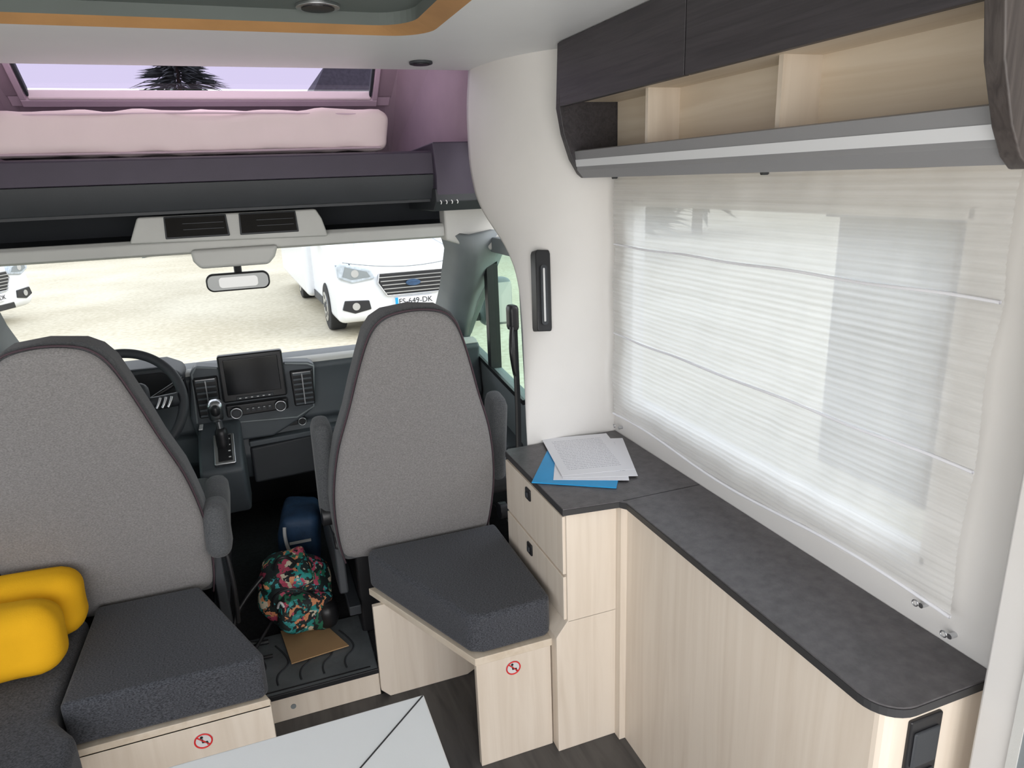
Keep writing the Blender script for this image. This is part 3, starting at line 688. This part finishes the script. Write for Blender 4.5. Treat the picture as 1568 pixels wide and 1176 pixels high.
# ---------------------------------------------------------------- outdoors
GZ=-.42
mesh('ground',[(-80,-40,GZ),(80,-40,GZ),(80,90,GZ),(-80,90,GZ)],[[0,1,2,3]],GRAVEL)
def van(name,loc,rz,tall=False,PM=None):
    PM=PM or VAN
    g=grp(name)
    W=1.02
    prof=[(.06,.22),(0,.34),(0,.66),(.05,.90),(.18,1.04),(.95,1.24),(1.62,1.95),(1.9,2.05),(5.4,2.05),(5.4,.22)]
    prism('body',prof,'x',-W,W,PM,g,bevel=.10,seg=4)
    if tall:
        prism('living_box',[(.95,1.9),(1.0,2.35),(1.7,2.85),(6.5,2.9),(6.5,.3),(2.3,.3),(2.3,1.9)],'x',-1.14,1.14,VAN,g,bevel=.08,seg=3)
        mesh('roof_light',[(-.75,1.08,2.40),(.75,1.08,2.40),(.75,1.58,2.79),(-.75,1.58,2.79)],[[0,1,2,3]],DGLASS,g)
    mesh('windscreen',[(-.84,1.0,1.32),(.84,1.0,1.32),(.76,1.56,1.92),(-.76,1.56,1.92)],[[0,1,2,3]],DGLASS,g)
    prism('grille',[(-.36,.56),(-.47,.74),(-.44,.86),(.44,.86),(.47,.74),(.36,.56)],'y',-.03,.06,BLACK,g,bevel=.02)
    tube('grille_chrome',[(-.36,-.035,.56),(-.47,-.035,.74),(-.44,-.02,.86),(.44,-.02,.86),(.47,-.035,.74),(.36,-.035,.56)],.010,CHROME,g,cyclic=True,smooth=False)
    for k in range(5):
        z=.60+k*.052; wv=.38+.018*k; box('grille_bar',-wv,wv,-.045,-.02,z-.006,z+.006,CHROME,g)
    T0=Matrix.Translation((0,-.055,.715))@Matrix.Diagonal((1.0,1,.42,1))@Matrix.Rotation(math.radians(90),4,'X')
    o=cyl('badge',(0,0,0),(0,0,.02),.10,BAGBLUE,g); o.matrix_world=T0
    tube('bonnet_crease',[(-.80,.10,1.0),(-.62,.5,1.15),(-.55,.9,1.24)],.012,VAN,g); tube('bonnet_crease_b',[(.80,.10,1.0),(.62,.5,1.15),(.55,.9,1.24)],.012,VAN,g)
    tube('bonnet_gap',[(-.90,.02,1.035),(-.4,-.005,.93),(.4,-.005,.93),(.90,.02,1.035)],.006,PILL,g)
    for s in(-1,1):
        prism('headlamp',[(s*.50,.80),(s*.54,.92),(s*.93,1.03),(s*.99,1.00),(s*.98,.84),(s*.80,.76)],'y',-.02,.25,HLAMP,g,bevel=.02)
        prism('headlamp_inner',[(s*.56,.83),(s*.60,.90),(s*.88,.98),(s*.92,.86),(s*.80,.81)],'y',-.026,-.015,PILL,g)
        cyl('headlamp_lens',(s*.76,-.03,.885),(s*.76,-.01,.885),.05,CHROME,g)
        prism('fog_surround',[(s*.58,.40),(s*.60,.52),(s*.92,.54),(s*.96,.42),(s*.80,.36)],'y',-.02,.05,BLACK,g,bevel=.01)
        cyl('fog_lamp',(s*.78,-.03,.455),(s*.78,-.01,.455),.05,CHROME,g)
        for yy in(.95,4.3):
            cyl('tyre',(s*.80,yy,.34),(s*1.04,yy,.34),.34,RUB,g,bevel=.03); cyl('rim',(s*1.03,yy,.34),(s*1.05,yy,.34),.21,CHROME,g)
            cyl('hub_cap',(s*1.04,yy,.34),(s*1.056,yy,.34),.07,DGREY,g)
            for q in range(5):
                a=q*math.pi*.4; cyl('wheel_hole',(s*1.045,yy+.14*math.cos(a),.34+.14*math.sin(a)),(s*1.053,yy+.14*math.cos(a),.34+.14*math.sin(a)),.032,BLACK,g,n=10)
        prism('side_glass',[(1.25,1.34),(1.75,1.86),(2.5,1.88),(2.5,1.32)],'x',s*1.0,s*1.025,DGLASS,g)
        soft('wing_mirror',(s*1.2,1.25,1.35),(.2,.14,.32),.05,BLACK,g,n=6)
        box('sill_trim',min(s*1.0,s*1.03),max(s*1.0,s*1.03),1.4,3.8,.3,.42,DGREY,g)
    prism('intake',[(-.52,.25),(-.50,.36),(.50,.36),(.52,.25)],'y',-.0,.06,BLACK,g,bevel=.01)
    box('plate',-.26,.26,-.05,.0,.415,.525,PAPERW,g,bevel=.003); box('plate_band',-.26,-.22,-.053,-.045,.415,.525,BLUE,g)
    c=bpy.data.curves.new('plate_text','FONT'); c.body='FS-649-DK'; c.size=.105; c.align_x='CENTER'; c.extrude=.001; c.materials.append(BLACK)
    o=bpy.data.objects.new('plate_text',c); col.objects.link(o); o.parent=g; o.location=(.02,-.056,.434); o.rotation_euler=(math.pi/2,0,0)
    g.location=loc; g.rotation_euler=(0,0,rz)
    return g
van('motorhome',(2.02,9.35,GZ),math.radians(2),True)
van('delivery_van',(-3.90,13.2,GZ),math.radians(70))
g=grp('added_dark_block')  # dark block added outside to darken part of the blind; ribs streak it
pts=[]
for i in range(18):
    y=2.72+.05*i; pts+=[(3.60,y),(3.60,y+.018),(3.625,y+.025),(3.625,y+.043)]
pts+=[(5.2,3.62),(5.2,2.72)]
prism('corrugated_body',pts,'z',GZ,1.27,VANB,g)
box('roof',3.55,5.25,2.68,3.66,1.27,1.31,VANB,g,bevel=.005)
def tree(x,y,h,r,k0=900):
    g=grp('conifer_tree'); cyl('trunk',(x,y,GZ),(x,y,GZ+h*.9),.18,BARK,g,r2=.05,n=10)
    vs=[];fs=[]
    for k in range(k0):
        t=random.random(); z=GZ+h*(.12+.88*t); rr=r*(1-t)**.8; a=random.random()*6.283
        L=rr*(.5+.5*random.random())+.05; c,s=math.cos(a),math.sin(a); wv=.04+.08*(1-t)
        b=len(vs); vs+=[(x,y,z),(x+c*L*.6-s*wv,y+s*L*.6+c*wv,z-.05*L),(x+c*L,y+s*L,z-.18*L),(x+c*L*.6+s*wv,y+s*L*.6-c*wv,z-.05*L),(x+c*L*.5,y+s*L*.5,z-.22)]
        fs+=[[b,b+1,b+2,b+3],[b,b+2,b+4]]
    mesh('foliage',vs,fs,LEAF,g)
tree(-1.6,31,7.4,7.6,1100); tree(9,16,7,2.4); tree(14,20,8,3)
g=grp('farm_building')
box('walls',3.2,12,34,42,GZ,4.2,WHITE,g)
prism('roof',[(2.6,3.8),(4.2,6.6),(10.8,6.6),(12.6,3.8)],'y',33.6,42.4,ROOFT,g)

# ---------------------------------------------------------------- world, lights, camera
wd=bpy.data.worlds.new('World'); scn.world=wd; wd.use_nodes=True
nt=wd.node_tree; bg=nt.nodes['Background']
tc=N(nt,'ShaderNodeTexCoord'); sp=N(nt,'ShaderNodeSeparateXYZ'); cr=N(nt,'ShaderNodeValToRGB')
nt.links.new(tc.outputs['Generated'],sp.inputs[0]); nt.links.new(sp.outputs[2],cr.inputs[0])
cr.color_ramp.elements[0].color=(.94,.96,1,1); cr.color_ramp.elements[1].color=(.82,.88,1,1)
nt.links.new(cr.outputs[0],bg.inputs[0]); bg.inputs[1].default_value=2.3
sl=bpy.data.lights.new('sun','SUN'); sl.energy=1.2; sl.angle=math.radians(20); sl.color=(1,.96,.9)
so=bpy.data.objects.new('sun',sl); col.objects.link(so); so.rotation_euler=(math.radians(35),math.radians(50),0)
def area(name,loc,target,sx,sy,e,c):
    l=bpy.data.lights.new(name,'AREA'); l.shape='RECTANGLE'; l.size=sx; l.size_y=sy; l.energy=e; l.color=c
    o=bpy.data.objects.new(name,l); col.objects.link(o); o.location=loc
    o.rotation_euler=(Vector(target)-Vector(loc)).to_track_quat('-Z','Y').to_euler()
area('rear_fill',(0,-1.25,1.0),(0,2,1.45),1.9,1.6,32,(1,.97,.95))  # fill light added in the open rear to brighten the interior
area('entrance_fill',(-1.1,-.4,1.0),(1,1.0,1.2),1.2,1.6,11,(1,.98,.96))  # extra fill light added at the left opening
area('bunk_fill',(-.05,2.75,2.14),(-.05,2.80,1.5),1.1,.35,2.6,(1,.9,.95))  # fill added under the overcab roof to brighten the bunk; no fixture
cd=bpy.data.cameras.new('camera'); cd.sensor_width=36; cd.lens=36*1070/1568; cd.clip_start=.02; cd.clip_end=300
co=bpy.data.objects.new('camera',cd); col.objects.link(co)
F=Vector((.3281,.9015,-.2823)).normalized();R=Vector((.9353,-.3519,-.0368)).normalized();U=R.cross(F).normalized()
co.matrix_world=Matrix((( R.x,U.x,-F.x,0),(R.y,U.y,-F.y,0),(R.z,U.z,-F.z,1.585),(0,0,0,1)))
scn.camera=co
scn.view_settings.view_transform='Standard'
